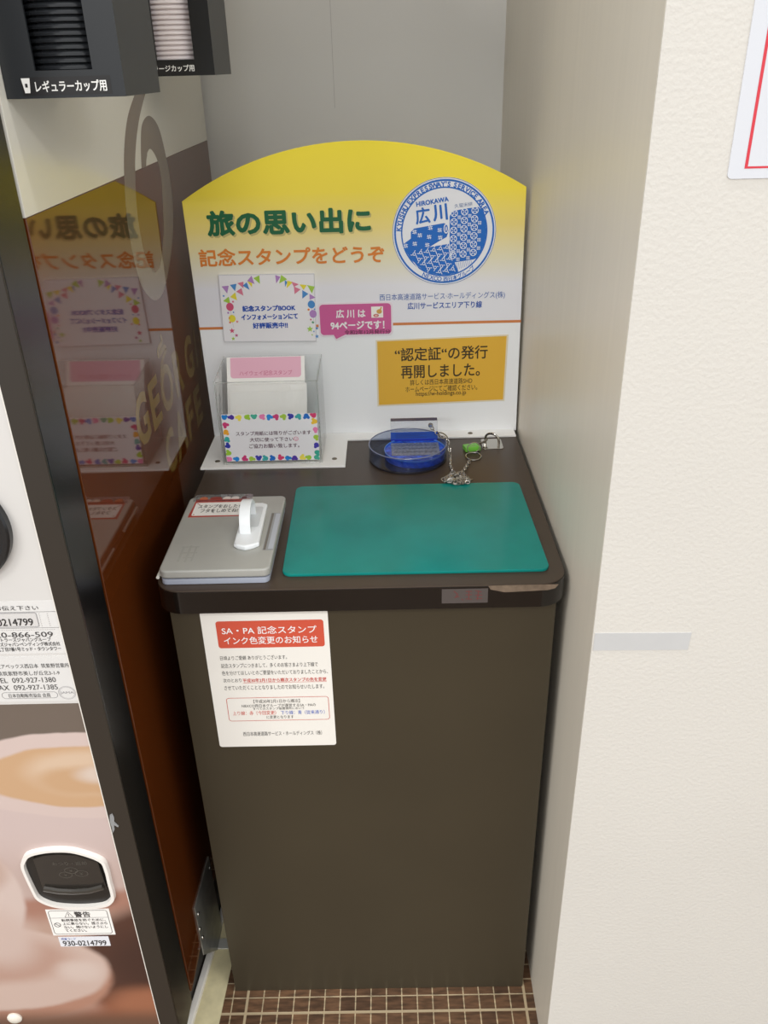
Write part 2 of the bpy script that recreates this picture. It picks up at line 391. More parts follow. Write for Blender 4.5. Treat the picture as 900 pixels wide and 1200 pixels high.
# round stamp emblem
ink = Ink(); K = 2.377e-4; ex, ez = .3827, 1.1838; B2 = (14, 104, 196)
def E(p): return (ex+(p[0]-462)*K, ez+(410-p[1])*K)
ink.disc(ex, ez, 345*K, (234, 236, 242), 1, 72); ink.ring(ex, ez, 342*K, 3*K, (60, 100, 160), 2, 72)
ink.ring(ex, ez, 327*K, 12*K, B2, 2, 72); ink.ring(ex, ez, 283*K, 9*K, B2, 2, 72)
ink.arc("KYUSHU EXPRESSWAY'S SERVICE AREA", ex, ez, 303*K, 177, 21, 30*K, B2, 2, .04)
ink.arc('NEXCO 西日本グループ', ex, ez, 304*K, -118, -48, 29*K, B2, 2, .02, True)
a_, b_ = E((275, 230)), E((490, 198)); ink.text('HIROKAWA', a_[0], a_[1], b_[0], b_[1], B2, 3, .05, 8)
a_, b_ = E((270, 352)), E((368, 248)); ink.text('広', a_[0], a_[1], b_[0], b_[1], B2, 3, .022, 6)
a_, b_ = E((385, 335)), E((482, 230)); ink.text('川', a_[0], a_[1], b_[0], b_[1], B2, 3, .03, 6)
a_, b_ = E((527, 252)), E((645, 226)); ink.text('久留米絣', a_[0], a_[1], b_[0], b_[1], (90, 120, 170), 3, 0, 6)
def onr(a, r=279): return (462+r*math.cos(math.radians(a)), 410-r*math.sin(math.radians(a)))
ink.poly([E(p) for p in [(660, 590), (535, 606), (500, 590), (497, 310), (505, 288), (530, 274), (600, 262), (686, 254)]+[onr(a) for a in (30, 22, 12, 2, -8, -18, -28, -38)]], B2, 2)
ink.poly([E(p) for p in [(240, 402), (262, 380), (460, 350), (485, 362), (494, 395), (478, 440), (420, 470), (365, 502), (494, 484), (500, 590), (535, 606), (562, 668)]+[onr(a) for a in (-72, -84, -96, -108, -120, -132, -144, -156, -166)]+[(240, 444)]], B2, 2)
ink.disc(*E((475, 385)), 17*K, (234, 236, 242), 3, 20, 32*K); ink.disc(*E((475, 385)), 11*K, B2, 4, 16, 24*K); ink.disc(*E((475, 386)), 4*K, (234, 236, 242), 5, 12, 15*K)
ink.poly([E(p) for p in [(250, 592), (262, 600), (292, 640), (280, 632)]], (234, 236, 242), 3)
for i in range(9):
    x_ = 548+i*12; ink.band([E((x_, 608-i*2)), E((x_+8, 655-i*4))], 2.2*K, B2, 2)
PW = (228, 234, 244)
for r_ in range(6):
    for c_ in range(4):
        px_, py_ = 527+c_*68-r_*1, 290+r_*54-c_*8
        if math.hypot(px_-462, py_-410) > 262 or py_ > 578: continue
        ink.ring(*E((px_, py_)), 21*K, 5*K, PW, 3, 20)
        for q in range(4):
            a = math.radians(45+90*q); ink.band([E((px_+4*math.cos(a), py_+4*math.sin(a))), E((px_+19*math.cos(a), py_+19*math.sin(a)))], 5*K, PW, 3)
        for q in (-1, 0, 1):
            gx, gy = px_+34, py_+26
            if math.hypot(gx-462, gy-410) < 258: ink.band([E((gx+q*8, gy-12)), E((gx+q*8, gy+12))], 2.5*K, PW, 3); ink.band([E((gx-12, gy+q*8)), E((gx+12, gy+q*8))], 2.5*K, PW, 3)
for (px_, py_) in ((265, 402), (370, 378), (432, 394), (300, 424), (362, 436), (436, 442), (266, 478), (350, 488), (205, 490)):
    for q in (-6, 6):
        ink.band([E((px_+q-15*.3, py_-14)), E((px_+q+15*.3, py_+14))], 4*K, PW, 3); ink.band([E((px_-15, py_+q+3)), E((px_+15, py_+q-3))], 4*K, PW, 3)
for r_ in range(5):
    for c_ in range(7):
        px_, py_ = 262+c_*44+(r_ % 2)*22+r_*10, 545+r_*36-c_*8
        if math.hypot(px_-462, py_-410) > 258 or px_ > 530 and py_ > 600 or py_ < 505 or px_ > 545: continue
        ink.ring(*E((px_, py_)), 9*K, 4.5*K, PW, 3, 12)
        for q in range(3):
            a = math.radians(30+120*q+(r_ % 2)*60); ink.band([E((px_+13*math.cos(a), py_+13*math.sin(a))), E((px_+25*math.cos(a+.3), py_+25*math.sin(a+.3)))], 4.5*K, PW, 3)
ink.build('emblem', bd, (0, .4800, 0), X, Z, mY, label='round blue stamp print with a cloth-roll picture')

# paper cards stuck on the board
bk = thing('notice_card', 'small white card with bunting and balloons round blue text, stuck on the board', 'card', (.0945, .4796, 1.016))
obj('sheet', prism(BM(), [(.0157, 1.0165), (.1705, 1.0140), (.1735, 1.1255), (.0185, 1.1270)], 'xz', .4766, .4796), mat((238, 237, 240), .3), bk)
ink = Ink(); DB = (20, 78, 178); ink.band([(.0162, 1.0170), (.1700, 1.0145), (.1730, 1.1250), (.0190, 1.1265)], .0009, (196, 196, 202), 1, True)  # grey outline paints the laminate edge together with its shadow
ink.text('記念スタンプBOOK', .0518, 1.0664, .1393, 1.0765, DB, 2, .045); ink.text('インフォメーションにて', .0485, 1.0522, .1424, 1.0621, DB, 2, .045); ink.text('好評販売中!!', .0663, 1.0375, .1247, 1.0479, DB, 2, .045)
def Q(p): return (.0185+(p[0]-50)/752*.1545-(p[1]-90)/525*.0022, 1.1262-(p[1]-88)/527*.1105)
PU, BL, PK, YE, LG, RO = (178, 132, 196), (70, 140, 206), (220, 124, 150), (234, 220, 60), (164, 206, 72), (210, 84, 120)
for (a, b, c, col) in (((68, 172), (125, 168), (108, 228), PU), ((135, 162), (188, 155), (172, 212), BL), ((195, 150), (245, 140), (240, 190), PK), ((180, 215), (225, 188), (236, 248), PK), ((235, 170), (270, 145), (288, 205), BL), ((275, 140), (315, 140), (308, 185), YE), ((275, 135), (312, 95), (330, 160), PU), ((325, 115), (373, 95), (373, 160), LG), ((128, 255), (172, 220), (182, 283), YE), ((70, 285), (118, 252), (126, 310), LG),
                       ((498, 95), (538, 110), (502, 160), PU), ((545, 95), (590, 130), (525, 160), LG), ((570, 135), (592, 150), (570, 188), BL), ((590, 140), (635, 152), (582, 198), YE), ((622, 148), (680, 170), (640, 190), PK), ((640, 185), (692, 210), (642, 245), PK), ((685, 170), (742, 178), (716, 215), YE), ((745, 178), (805, 190), (780, 242), LG), ((705, 215), (752, 245), (702, 282), BL), ((760, 245), (808, 275), (760, 292), PU)):
    ink.poly([Q(a), Q(b), Q(c)], col, 1)
for (px_, py_, r_, col) in ((120, 332, 30, RO), (130, 425, 28, YE), (772, 328, 29, BL), (782, 403, 29, PU)):
    ink.disc(*Q((px_, py_)), r_*.000205, col, 1, 18, r_*.000225); ink.band([Q((px_, py_+28)), Q((px_+6, py_+75))], .0003, (150, 150, 160), 1)
for (px_, py_, r_, col) in ((120, 522, 22, RO), (153, 560, 15, (190, 90, 140)), (124, 586, 15, LG), (752, 523, 25, LG), (808, 518, 13, BL), (806, 584, 16, BL), (778, 470, 13, (70, 160, 110)), (768, 570, 8, LG), (783, 543, 8, BL), (110, 455, 12, (230, 130, 90)), (168, 450, 13, (230, 150, 150))): ink.star(*Q((px_, py_)), r_*.00022, col, 2)
for (px_, py_, r_, col) in ((78, 246, 7, BL), (148, 292, 8, PK), (102, 378, 8, PU), (145, 375, 6, BL), (748, 368, 9, (230, 140, 60)), (795, 366, 6, BL), (762, 447, 7, RO), (108, 420, 6, (230, 120, 60))): ink.disc(*Q((px_, py_)), r_*.00021, col, 2, 10)
ink.build('lettering', bk, (0, .4766, 0), X, Z, mY)

bb = thing('speech_bubble_sticker', 'pink speech-bubble sticker with white text on the board', 'sticker', (.237, .4797, 1.016))
def bub(e): return rrect(.1782-e, 1.0233-e, .2963+e, 1.0743+e, .006+e)
def bubt(e): return [(.1782-e, 1.03), (.1835, 1.0233-e), (.1995, 1.0233-e), (.2035, 1.0162-e), (.2205, 1.0245-e)]
out = rrect(.1782-.0028, 1.0233-.0028, .2963+.0028, 1.0743+.0028, .007)
i0 = max(range(len(out)), key=lambda i: -(abs(out[i][0]-.1824)+abs(out[i][1]-1.0205)))
out = out[:i0+1]+[(.1975, 1.0205), (.2035, 1.013), (.2225, 1.0205)]+out[i0+1:]
obj('backing', prism(BM(), out, 'xz', .4791, .4799), mat((232, 222, 230), .4), bb)
ink = Ink(); PKB = (206, 92, 152)
ink.poly(bub(0), PKB, 1); ink.poly([(.199, 1.0245), (.2035, 1.0162), (.2215, 1.0245)], PKB, 1)
ink.text('広 川 は', .2050, 1.0512, .2540, 1.0658, WHITE, 2, .03); ink.text('94ページです！', .1951, 1.0318, .2851, 1.0462, WHITE, 2, .035)
ink.text('令和2年12月発行分', .2179, 1.0232, .2943, 1.0309, (50, 30, 40), 3, .005)
ink.rect(.2636, 1.0508, .2831, 1.0693, (245, 242, 235), 2); ink.disc(.2715, 1.0545, .0046, (200, 90, 90), 3, 16, .0026); ink.disc(.2715, 1.0545, .0026, (235, 190, 180), 4, 12, .0014)
ink.disc(.2768, 1.0610, .0045, (212, 160, 80), 3, 14, .0038); ink.band([(.2778, 1.062), (.2805, 1.0682)], .0022, (212, 160, 80), 3)
ink.build('lettering', bb, (0, .4791, 0), X, Z, mY)

yl = thing('notice_card', 'mustard yellow notice with black text, taped low on the right of the board', 'card', (.38, .4797, .896))
obj('sheet', prism(BM(), [(.2695, .8945), (.4905, .8995), (.4920, 1.0170), (.2695, 1.0125)], 'xz', .4794, .4799), mat((226, 216, 190), .35), yl)
ink = Ink(); ink.poly([(.2722, .8972), (.4878, .9022), (.4890, 1.0145), (.2720, 1.0102)], (226, 176, 58), 1)
for (t, a, b, c, d_, bo) in (('“認定証“の発行', .3013, .9755, .4583, .9991, .012), ('再開しました。', .3112, .9448, .4460, .9678, .012), ('詳しくは西日本高速道路SHD', .3266, .9322, .4334, .9426, .004), ('ホームページにてご確認ください。', .3187, .9200, .4425, .9307, .004), ('https://w-holdings.co.jp', .3367, .9104, .4234, .9204, .01)):
    ink.text(t, a, b, c, d_, (58, 44, 20), 2, bo, .8)
ink.build('lettering', yl, (0, .4794, 0), X, Z, mY)

# ================================================================== acrylic leaflet holder and its sheets
ZF = ZT+.0035
hd = thing('leaflet_holder', 'clear acrylic open-top holder standing on the left of the board foot', 'holder', (.097, .40, ZF))
acr = clear_mat((253, 254, 254), haze=.035, hazecol=(226, 226, 222))
def tray(bm, x0, x1, y0, y1, z0, zf, zb, t):
    o = [bm.verts.new(p) for p in ((x0, y0, z0), (x1, y0, z0), (x1, y1, z0), (x0, y1, z0), (x0, y0, zf), (x1, y0, zf), (x1, y1, zb), (x0, y1, zb))]
    i = [bm.verts.new(p) for p in ((x0+t, y0+t, z0+t), (x1-t, y0+t, z0+t), (x1-t, y1-t, z0+t), (x0+t, y1-t, z0+t), (x0+t, y0+t, zf), (x1-t, y0+t, zf), (x1-t, y1-t, zb), (x0+t, y1-t, zb))]
    for f in ((0, 3, 2, 1), (0, 1, 5, 4), (1, 2, 6, 5), (2, 3, 7, 6), (3, 0, 4, 7)): bm.faces.new([o[k] for k in f])
    for f in ((0, 1, 2, 3), (0, 4, 5, 1), (1, 5, 6, 2), (2, 6, 7, 3), (3, 7, 4, 0)): bm.faces.new([i[k] for k in f])
    for a, b in ((4, 5), (5, 6), (6, 7), (7, 4)): bm.faces.new((o[a], o[b], i[b], i[a]))
    return bm
obj('case', tray(BM(), .0158, .1787, .3544, .462, ZF, .987, .996, .0025), acr, hd, 0)
b = BM(); e_ = mat((196, 200, 198), .25)
for pts in ([(.0158, .3556, .987), (.1787, .3556, .987)], [(.0158, .3556, .987), (.0158, .4605, .996)], [(.1787, .3556, .987), (.1787, .4605, .996)], [(.0166, .3552, ZF+.002), (.0166, .3552, .987)], [(.1779, .3552, ZF+.002), (.1779, .3552, .987)], [(.0166, .3552, ZF+.001), (.1779, .3552, ZF+.001)]): tube(b, pts, .0006, 6)
obj('polished_edge', b, clear_mat((236, 238, 236), haze=.3, hazecol=(214, 216, 212)), hd)
lb = thing('notice_label', 'white label bordered with coloured dots, stuck on the front of the acrylic holder', 'label', (.098, .354, .853))
obj('sheet', prism(BM(), [(.0225, .8525), (.1748, .8525), (.1742, .9330), (.0215, .9345)], 'xz', .3536, .3543), mat((238, 237, 240), .35), lb)
ink = Ink(); MAR = (84, 34, 60)
ink.text('スタンプ用紙には限りがございます', .0420, .8975, .1632, .9050, MAR, 2, .012); ink.text('大切に使って下さい', .0635, .8865, .1340, .8939, MAR, 2, .012); ink.text('ご協力お願い致します。', .0613, .8750, .1429, .8829, MAR, 2, .012)
ink.ring(.1383, .8902, .0034, .0006, (214, 60, 120), 2, 20); ink.disc(.137, .8909, .0005, (214, 60, 120), 2, 8); ink.disc(.1396, .8909, .0005, (214, 60, 120), 2, 8); ink.band(circ(.1383, .8902, .0018, 8, 200, 340), .0005, (214, 60, 120), 2)
cols = [(30, 130, 210), (80, 50, 160), (240, 224, 90), (160, 206, 60), (70, 176, 150), (236, 130, 180), (40, 140, 220), (206, 60, 120), (168, 204, 70), (60, 60, 170), (60, 170, 170), (30, 110, 200), (214, 60, 110)]
rnd = random.Random(3)
def blob(x, z, col):
    ink.disc(x, z, .0040, col, 1, 14); a = rnd.uniform(0, 6.28)
    for s_ in (-.75, .75): ink.disc(min(max(x+.0042*math.cos(a+s_), .0245), .1722), min(max(z+.0042*math.sin(a+s_), .8548), .9315), .0026, col, 1, 10)
for i in range(13):
    blob(.0265+i*.0119, .9295, cols[i]); blob(.0275+i*.0118, .8568, cols[(i+5) % 13])
for i in range(5):
    blob(.0262+.0003*i, .9175-i*.0125, [(206, 60, 120), (240, 170, 50), (60, 176, 170), (50, 60, 170), (160, 206, 60)][i]); blob(.1705, .9195-i*.0135, [(240, 196, 60), (236, 130, 180), (168, 204, 70), (70, 60, 170), (60, 170, 150)][i])
ink.build('lettering', lb, (0, .3536, 0), X, Z, mY)
def leaning(x0, x1, yb, zb, yt, zt, t=.0006):
    bm = BM(); vs = [bm.verts.new((x, y+dy, z)) for dy in (0, t) for (x, y, z) in ((x0, yb, zb), (x1, yb, zb), (x1, yt, zt), (x0, yt, zt))]
    for f in ((0, 1, 2, 3), (7, 6, 5, 4), (0, 4, 5, 1), (1, 5, 6, 2), (2, 6, 7, 3), (3, 7, 4, 0)): bm.faces.new([vs[k] for k in f])
    return bm
gs = 'souvenir stamp sheets in the acrylic holder'
st = thing('stamp_sheet', 'tallest white sheet with a pink header, rearmost in the acrylic holder', 'paper sheet', (.087, .41, ZF+.003), gs)
YB0, YB1 = .371, .447; ZB0, ZB1 = ZF+.003, .9985
obj('paper', leaning(.0225, .1515, YB0, ZB0, YB1, ZB1), mat((238, 236, 232), .5), st)
sl = Vector((0, YB1-YB0, ZB1-ZB0)); sl_n = sl.normalized(); nn = Vector((0, -sl_n.z, sl_n.y)); HL = sl.length
ink = Ink(); ink.poly(rrect(.0285, HL-.0345, .1455, HL-.0008, (.005, .005, 0, 0)), (226, 172, 192), 1)
ink.text('ハイウェイ記念スタンプ', .0433, HL-.0305, .1307, HL-.0225, (196, 90, 124), 2, .0)
ink.build('lettering', st, (0, YB0, ZB0), X, sl_n, nn)
for (dy, zt, lbx) in ((-.0035, .9595, 'plain white stamp sheet just in front of the pink-headed sheet in the holder'), (-.007, .9495, 'shortest white stamp sheet, at the front inside the acrylic holder')):
    k = (zt-ZB0)/(ZB1-ZB0)
    s2 = thing('stamp_sheet', lbx, 'paper sheet', (.087, .40, ZF+.003), gs)
    obj('paper', leaning(.0275, .1545, YB0+dy, ZB0, YB0+dy+(YB1-YB0)*k, zt), mat((234, 232, 228), .5), s2)
    ink = Ink(); ink.rect(.032, .001, .150, .009, (232, 176, 194), 1); ink.build('footer', s2, (0, YB0+dy, ZB0), X, sl_n, nn, label='pink footer strip')

# ================================================================== green mat
mt = noisy(mat((12, 126, 118), .17, spec=.3, key='mat'), (12, 126, 118), .07, 18, .04, 400)
solo('stamping_mat', prism(BM(), [(a+(b-.014)*-.016, b) for a, b in rrect(.1475, .0125, .4915, .2665, .012)], 'xy', ZT, ZT+.0045, .0012), mt,
     'teal green rubber mat with rounded corners lying on the counter', 'mat', (.318, .14, ZT))

# ================================================================== ink pad case
ip = thing('ink_pad', 'grey translucent plastic ink pad case with a white pull on its lid', 'ink pad', (.065, .1, ZT))
IM = Matrix.Rotation(math.radians(-1.2), 4, 'Z')
frost = noisy(mat((172, 172, 166), .32, key='frost'), (172, 172, 166), .05, 14)
bsdf(frost).inputs['Transmission Weight'].default_value = .12
obj('base', prism(BM(), rrect(-.0045, -.0005, .1335, .2, .008), 'xy', ZT, ZT+.0085, .0015), mat((164, 170, 184), .35), ip)
obj('inked_pad', prism(BM(), rrect(.0, .004, .129, .195, .006), 'xy', ZT+.0085, ZT+.0105, 0), mat((92, 104, 152), .5), ip, label='blue inked pad showing through the seam')
lid = obj('lid', prism(BM(), rrect(-.0055, -.0028, .1355, .2015, (.010, .010, .008, .008)), 'xy', ZT+.0105, ZT+.0222, .0026, 3), frost, ip)
LT = ZT+.0222
ink = Ink(); ink.rect(.1205, .044, .1345, .147, (148, 150, 152), 1); ink.rect(.1215, .045, .1245, .146, (110, 104, 96), 2); ink.rect(.1275, .047, .134, .145, (176, 180, 188), 2)
ink.build('catch_slot', lid, (0, 0, LT), X, Y, Z)
ink = Ink(); em = mat((161, 161, 155), .4)
for (a, b_, c_, d_) in ((.014, .020, .017, .058), (.023, .018, .026, .06), (.031, .02, .0335, .058), (.014, .040, .036, .0425), (.013, .055, .036, .0575), (.020, .028, .034, .030)): ink.rect(a, b_, c_, d_, em, 1)
ink.build('embossed_mark', lid, (0, 0, LT), X, Y, Z)
b = BM(); tube(b, [(-.0078, .001, ZT+.0105), (-.0078, .075, ZT+.0105)], .0022, 10); obj('hinge_pin', b, mat((210, 208, 200), .35), ip)
b = BM(); tube(b, [(-.0078, .125, ZT+.0105), (-.0078, .195, ZT+.0105)], .0022, 10); obj('hinge_pin', b, mat((210, 208, 200), .35), ip)
# white stick-on pull
pw = mat((236, 240, 242), .28)
plat = [(.0825, .052), (.088, .047), (.098, .043), (.108, .047), (.1155, .053), (.1135, .1615), (.107, .166), (.087, .166), (.0805, .1615)]
pull = obj('pull', prism(BM(), [(x_-.000, y_) for x_, y_ in plat], 'xy', LT, LT+.0075, .0022, 3), pw, ip, label='white stick-on plastic pull')
path = [(.078, .0065), (.0795, .016), (.084, .027), (.093, .0345), (.106, .0375), (.119, .0345), (.128, .027), (.132, .016), (.133, .0065)]
prof = []
for i, (yy, zz) in enumerate(path):
    a = path[max(i-1, 0)]; c_ = path[min(i+1, len(path)-1)]; t = Vector((c_[0]-a[0], c_[1]-a[1])).normalized(); prof.append(((yy, zz), (-t.y, t.x)))
loop = [(p[0]+n[0]*.0026, LT+p[1]+n[1]*.0026) for p, n in prof]+[(p[0]-n[0]*.0026, LT+p[1]-n[1]*.0026) for p, n in reversed(prof)]
obj('grip', prism(BM(), loop, 'yz', .0868, .1018, .0012), pw, pull)
ink = Ink(); ink.poly(rrect(.0995-.008, .094, .1095, .153, .004), mat((206, 210, 212), .4), 1); ink.build('recess_shade', pull, (0, 0, LT+.0075), X, Y, Z)  # flat greyer patch paints the shade in the pull's recess
# label on the lid
lbp = [(.0035, .139), (.083, .1405), (.0838, .1885), (.0055, .1885)]
sk = obj('lid_label', prism(BM(), lbp, 'xy', LT, LT+.0004), mat((176, 66, 56), .3), ip, label='white label with a dark red border, stuck on the lid')
ink = Ink(); ink.poly(rrect(.0075, .1425, .0795, .1825, .003), (240, 238, 234), 1)
ink.text('スタンプをおしたら', .0128, .1648, .0761, .1755, (50, 48, 48), 2, .015); ink.text('フタをしめてね!', .0182, .1515, .0718, .1625, (50, 48, 48), 2, .015)
for (px_, py_) in ((.0105, .179), (.0765, .179), (.0105, .146), (.0765, .146), (.013, .1765), (.074, .1765)): ink.disc(px_, py_, .0012, (150, 60, 56), 2, 8)
ink.build('lettering', sk, (0, 0, LT+.0004), X, Y, Z)
tab = obj('label_tab', prism(BM(), rrect(.002, .187, .087, .2075, (.0, .0, .005, .005)), 'xy', LT+.0004, LT+.0008), clear_mat((236, 236, 234), haze=.12), ip, label='clear overhanging tab with small red and brown prints')
ink = Ink()
for i, (a, col, wd) in enumerate(((.016, (188, 104, 70), .006), (.034, (140, 52, 44), .009), (.05, (214, 204, 196), .006), (.062, (210, 200, 196), .006), (.075, (90, 44, 50), .004))): ink.disc(a, .194, wd, col, 1, 16, .006)
ink.band([(.006, .1895), (.084, .1895)], .003, (160, 60, 50), 2)
ink.build('tab_print', tab, (0, 0, LT+.0008), X, Y, Z)

# ================================================================== acrylic stamp, its dish, chain, tag, hasp
dish = thing('stamp_dish', 'round clear smoke-blue dish with a dark base holding the acrylic stamp', 'dish', (.319, .373, ZT))
obj('base', lathe(BM(), [(0, 0), (.0635, 0), (.0645, .001), (.0645, .004), (0, .004)], (.319, .373, ZT), 64), mat((40, 38, 44), .15), dish)
obj('wall', lathe(BM(), [(.0645, .004), (.0645, .0262), (.0635, .027), (.0625, .0262), (.0625, .004)], (.319, .373, ZT), 64), clear_mat((222, 228, 240), haze=.05, hazecol=(110, 122, 160)), dish)
b = BM(); tube(b, [(.319+.0635*math.cos(2*math.pi*i/64), .373+.0635*math.sin(2*math.pi*i/64), ZT+.0268) for i in range(64)], .0009, 6, True); obj('rim', b, mat((120, 128, 156), .1), dish, label='pale bead painting the highlight along the rim')  # bead added to paint the highlight on the dish's top edge
stp = thing('acrylic_stamp', 'clear acrylic hand stamp with a round blue base, resting in the clear dish', 'stamp', (.332, .374, ZT+.004))
bluep = mat((18, 60, 176), .12, key='bluedisc'); noisy(bluep, (30, 84, 200), .5, 120, .0, 200)
obj('base', lathe(BM(), [(0, 0), (.050, 0), (.0505, .001), (.0505, .0095), (.0495, .0105), (.0, .0105)], (.331, .373, ZT+.004), 64), bluep, stp, label='blue printed round base')
b = BM(); lathe(b, [(.0496, .0105), (.0508, .0105), (.0508, .0125), (.0496, .0125)], (.331, .373, ZT+.004), 64, closed=True); obj('rim', b, mat((90, 140, 220), .15), stp)
gls = bpy.data.materials.new('clear_acrylic'); gls.use_nodes = True
bsdf(gls).inputs['Transmission Weight'].default_value = 1; bsdf(gls).inputs['IOR'].default_value = 1.45; bsdf(gls).inputs['Roughness'].default_value = .0; bsdf(gls).inputs['Base Color'].default_value = (.97, .98, 1, 1)
zb = ZT+.0147
blk = obj('handle_block', box(BM(), .2913, .3702, .410, .4225, zb, .8935, .0008, 1), clear_mat((251, 252, 254), haze=.03), stp, 0, label='clear rectangular acrylic handle')
b = BM(); box(b, .2917, .3698, .4103, .4222, .8937, .8942); obj('top_reflection', b, mat((46, 60, 100), .15), blk, 0)  # dark slab paints the reflection in the handle's top face
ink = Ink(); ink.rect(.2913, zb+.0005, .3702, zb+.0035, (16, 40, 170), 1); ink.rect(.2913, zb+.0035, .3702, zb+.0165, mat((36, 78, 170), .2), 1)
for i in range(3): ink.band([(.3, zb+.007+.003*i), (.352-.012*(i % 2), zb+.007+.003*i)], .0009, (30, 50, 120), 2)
ink.build('blue_strip', stp, (0, .4098, 0), X, Z, mY)  # blue bands with darker lines across the foot of the block
ink = Ink()
pm = noisy(mat((120, 128, 146), .3, key='refracted'), (112, 122, 146), .6, 260)
ink.poly([(.2925, .3505), (.3715, .3505), (.371, .402), (.2915, .402)], pm, 1)  # grey patch paints the stamp rubber as refracted through the clear block
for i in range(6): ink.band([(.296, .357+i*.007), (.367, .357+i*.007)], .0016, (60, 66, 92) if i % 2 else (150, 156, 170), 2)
ink.build('refraction_patch', stp, (0, 0, ZT+.0146), X, Y, Z)

steel = mat((186, 183, 176), .16, 1.0)
ch = thing('chain', 'silver link chain running from the acrylic stamp into a small heap by the green mat', 'chain', (.39, .33, ZT))
def catm(P, n):
    out = []; P = [Vector(p) for p in P]
    for i in range(len(P)-1):
        p0, p1, p2, p3 = P[max(i-1, 0)], P[i], P[i+1], P[min(i+2, len(P)-1)]
        for k in range(n):
            t = k/n; out.append(.5*((2*p1)+(p2-p0)*t+(2*p0-5*p1+4*p2-p3)*t*t+(3*p1-p0-3*p2+p3)*t**3))
    out.append(P[-1]); return out
def links(bm, path, pitch=.0066, ln=.0092, wd=.0064, r=.00082):
    acc = 0; pts = []; last = path[0]; nxt = pitch/2
    for a, b_ in zip(path, path[1:]):
        seg = (b_-a).length
        while seg > 0 and acc+seg >= nxt:
            q = a+(b_-a)*((nxt-acc)/seg); pts.append((q, (b_-a).normalized())); nxt += pitch
        acc += seg
    for i, (p, t) in enumerate(pts):
        up = Vector((0, 0, 1)) if abs(t.z) < .85 else Vector((0, 1, 0)); s = t.cross(up).normalized(); u = s.cross(t)
        a = math.radians(45 if i % 2 else -45); s = math.cos(a)*s+math.sin(a)*u
        loop = []
        for k in range(14):
            g = 2*math.pi*k/14; loop.append(p+t*(ln/2-r)*math.copysign(abs(math.cos(g))**.7, math.cos(g))+s*(wd/2-r)*math.sin(g))
        tube(bm, loop, r, 6, True)
z0 = ZT+.0026
run = catm([(.3595, .4068, .8835), (.365, .398, .8790), (.375, .389, .8735), (.3835, .383, .8712), (.3872, .374, .860), (.388, .36, .849), (.387, .335, z0), (.3885, .31, z0)], 8)
rp = random.Random(11); heap = [(.3885, .31, z0)]
for k in range(30):
    a = k*2.05+rp.uniform(-.4, .4); rr = (.010+.0145*((k*7) % 5)/4)
    heap.append((.3935+rr*1.05*math.cos(a), .2800+rr*1.0*math.sin(a), z0+.0010+.0062*(k/30)*(1.15-rr/.022)+(.0045 if .2800+rr*1.0*math.sin(a) < .2715 else 0)))
out_ = catm(heap+[(.398, .296, z0+.004), (.405, .308, z0+.001), (.413, .331, z0), (.4215, .357, z0)], 8)
b = BM(); links(b, run+out_[1:]); obj('links', b, steel, ch)
b = BM(); lathe(b, [(0, 0), (.0042, 0), (.0042, -.0012), (.003, -.0035), (0, -.0035)], (.3585, .4098, .8855), 16, 0, 'y'); obj('bolt', b, steel, ch)
b = BM(); tube(b, [(.4275+.0125*math.cos(a), .3695+.0125*math.sin(a), ZT+.0024+.0012*math.sin(a)) for a in [2*math.pi*i/32 for i in range(32)]], .0011, 8, True)
obj('split_ring', b, steel, ch)
b = BM(); tube(b, [(.3775+.0115*.65*math.cos(a), .3915-.0115*.76*math.cos(a), .8735+.0045*math.sin(a)) for a in [2*math.pi*i/28 for i in range(28)]], .0010, 8, True)
obj('loop_ring', b, mat((150, 140, 110), .3, 1), ch, label='dull brass ring over the dish rim')
tg = thing('key_tag', 'small lime green plastic tag on a split ring, between the chain and the steel hasp', 'tag', (.43, .393, ZT))
b = BM(); box(b, -.0135, .0135, -.0095, .0095, 0, .0085, .0018)
bmesh.ops.transform(b, matrix=Matrix.Translation((.4275, .4, ZT+.0003)) @ Matrix.Rotation(math.radians(12), 4, 'Z') @ Matrix.Rotation(math.radians(-3), 4, 'X'), verts=b.verts)
obj('tag_body', b, noisy(mat((112, 190, 66), .35, key='lime'), (112, 190, 66), .15, 60), tg)
b = BM(); tube(b, [(.4295+.0105*math.cos(a), .3905+.0035*math.sin(a)+.003*math.cos(a), ZT+.0085+.0075*math.sin(a)) for a in [2*math.pi*i/28 for i in range(28)]], .0008, 8, True)
obj('ring', b, steel, tg)
b = BM(); tube(b, [(.4385, .406, ZT+.0085), (.444, .411, ZT+.0075), (.4505, .418, ZT+.007), (.456, .421, ZT+.010)], .0017, 8); obj('clasp', b, mat((130, 126, 116), .3, 1), tg)
hs = thing('hasp', 'steel staple on a small square plate screwed to the counter by the green tag', 'hasp', (.464, .42, ZT))
obj('plate', prism(BM(), rrect(.4465, .400, .4815, .4420, .004), 'xy', ZT, ZT+.0018, .0005), steel, hs)
b = BM(); tube(b, [(.4535, .4285, ZT+.0018), (.4535, .4285, ZT+.0065)]+[(.464+.0105*math.cos(a), .421+.0075*math.cos(a)*-1, ZT+.0095+.0105*math.sin(a)) for a in [math.pi-math.pi*i/12 for i in range(13)]]+[(.4745, .4135, ZT+.0065), (.4745, .4135, ZT+.0018)], .0021, 10)
obj('staple', b, steel, hs)

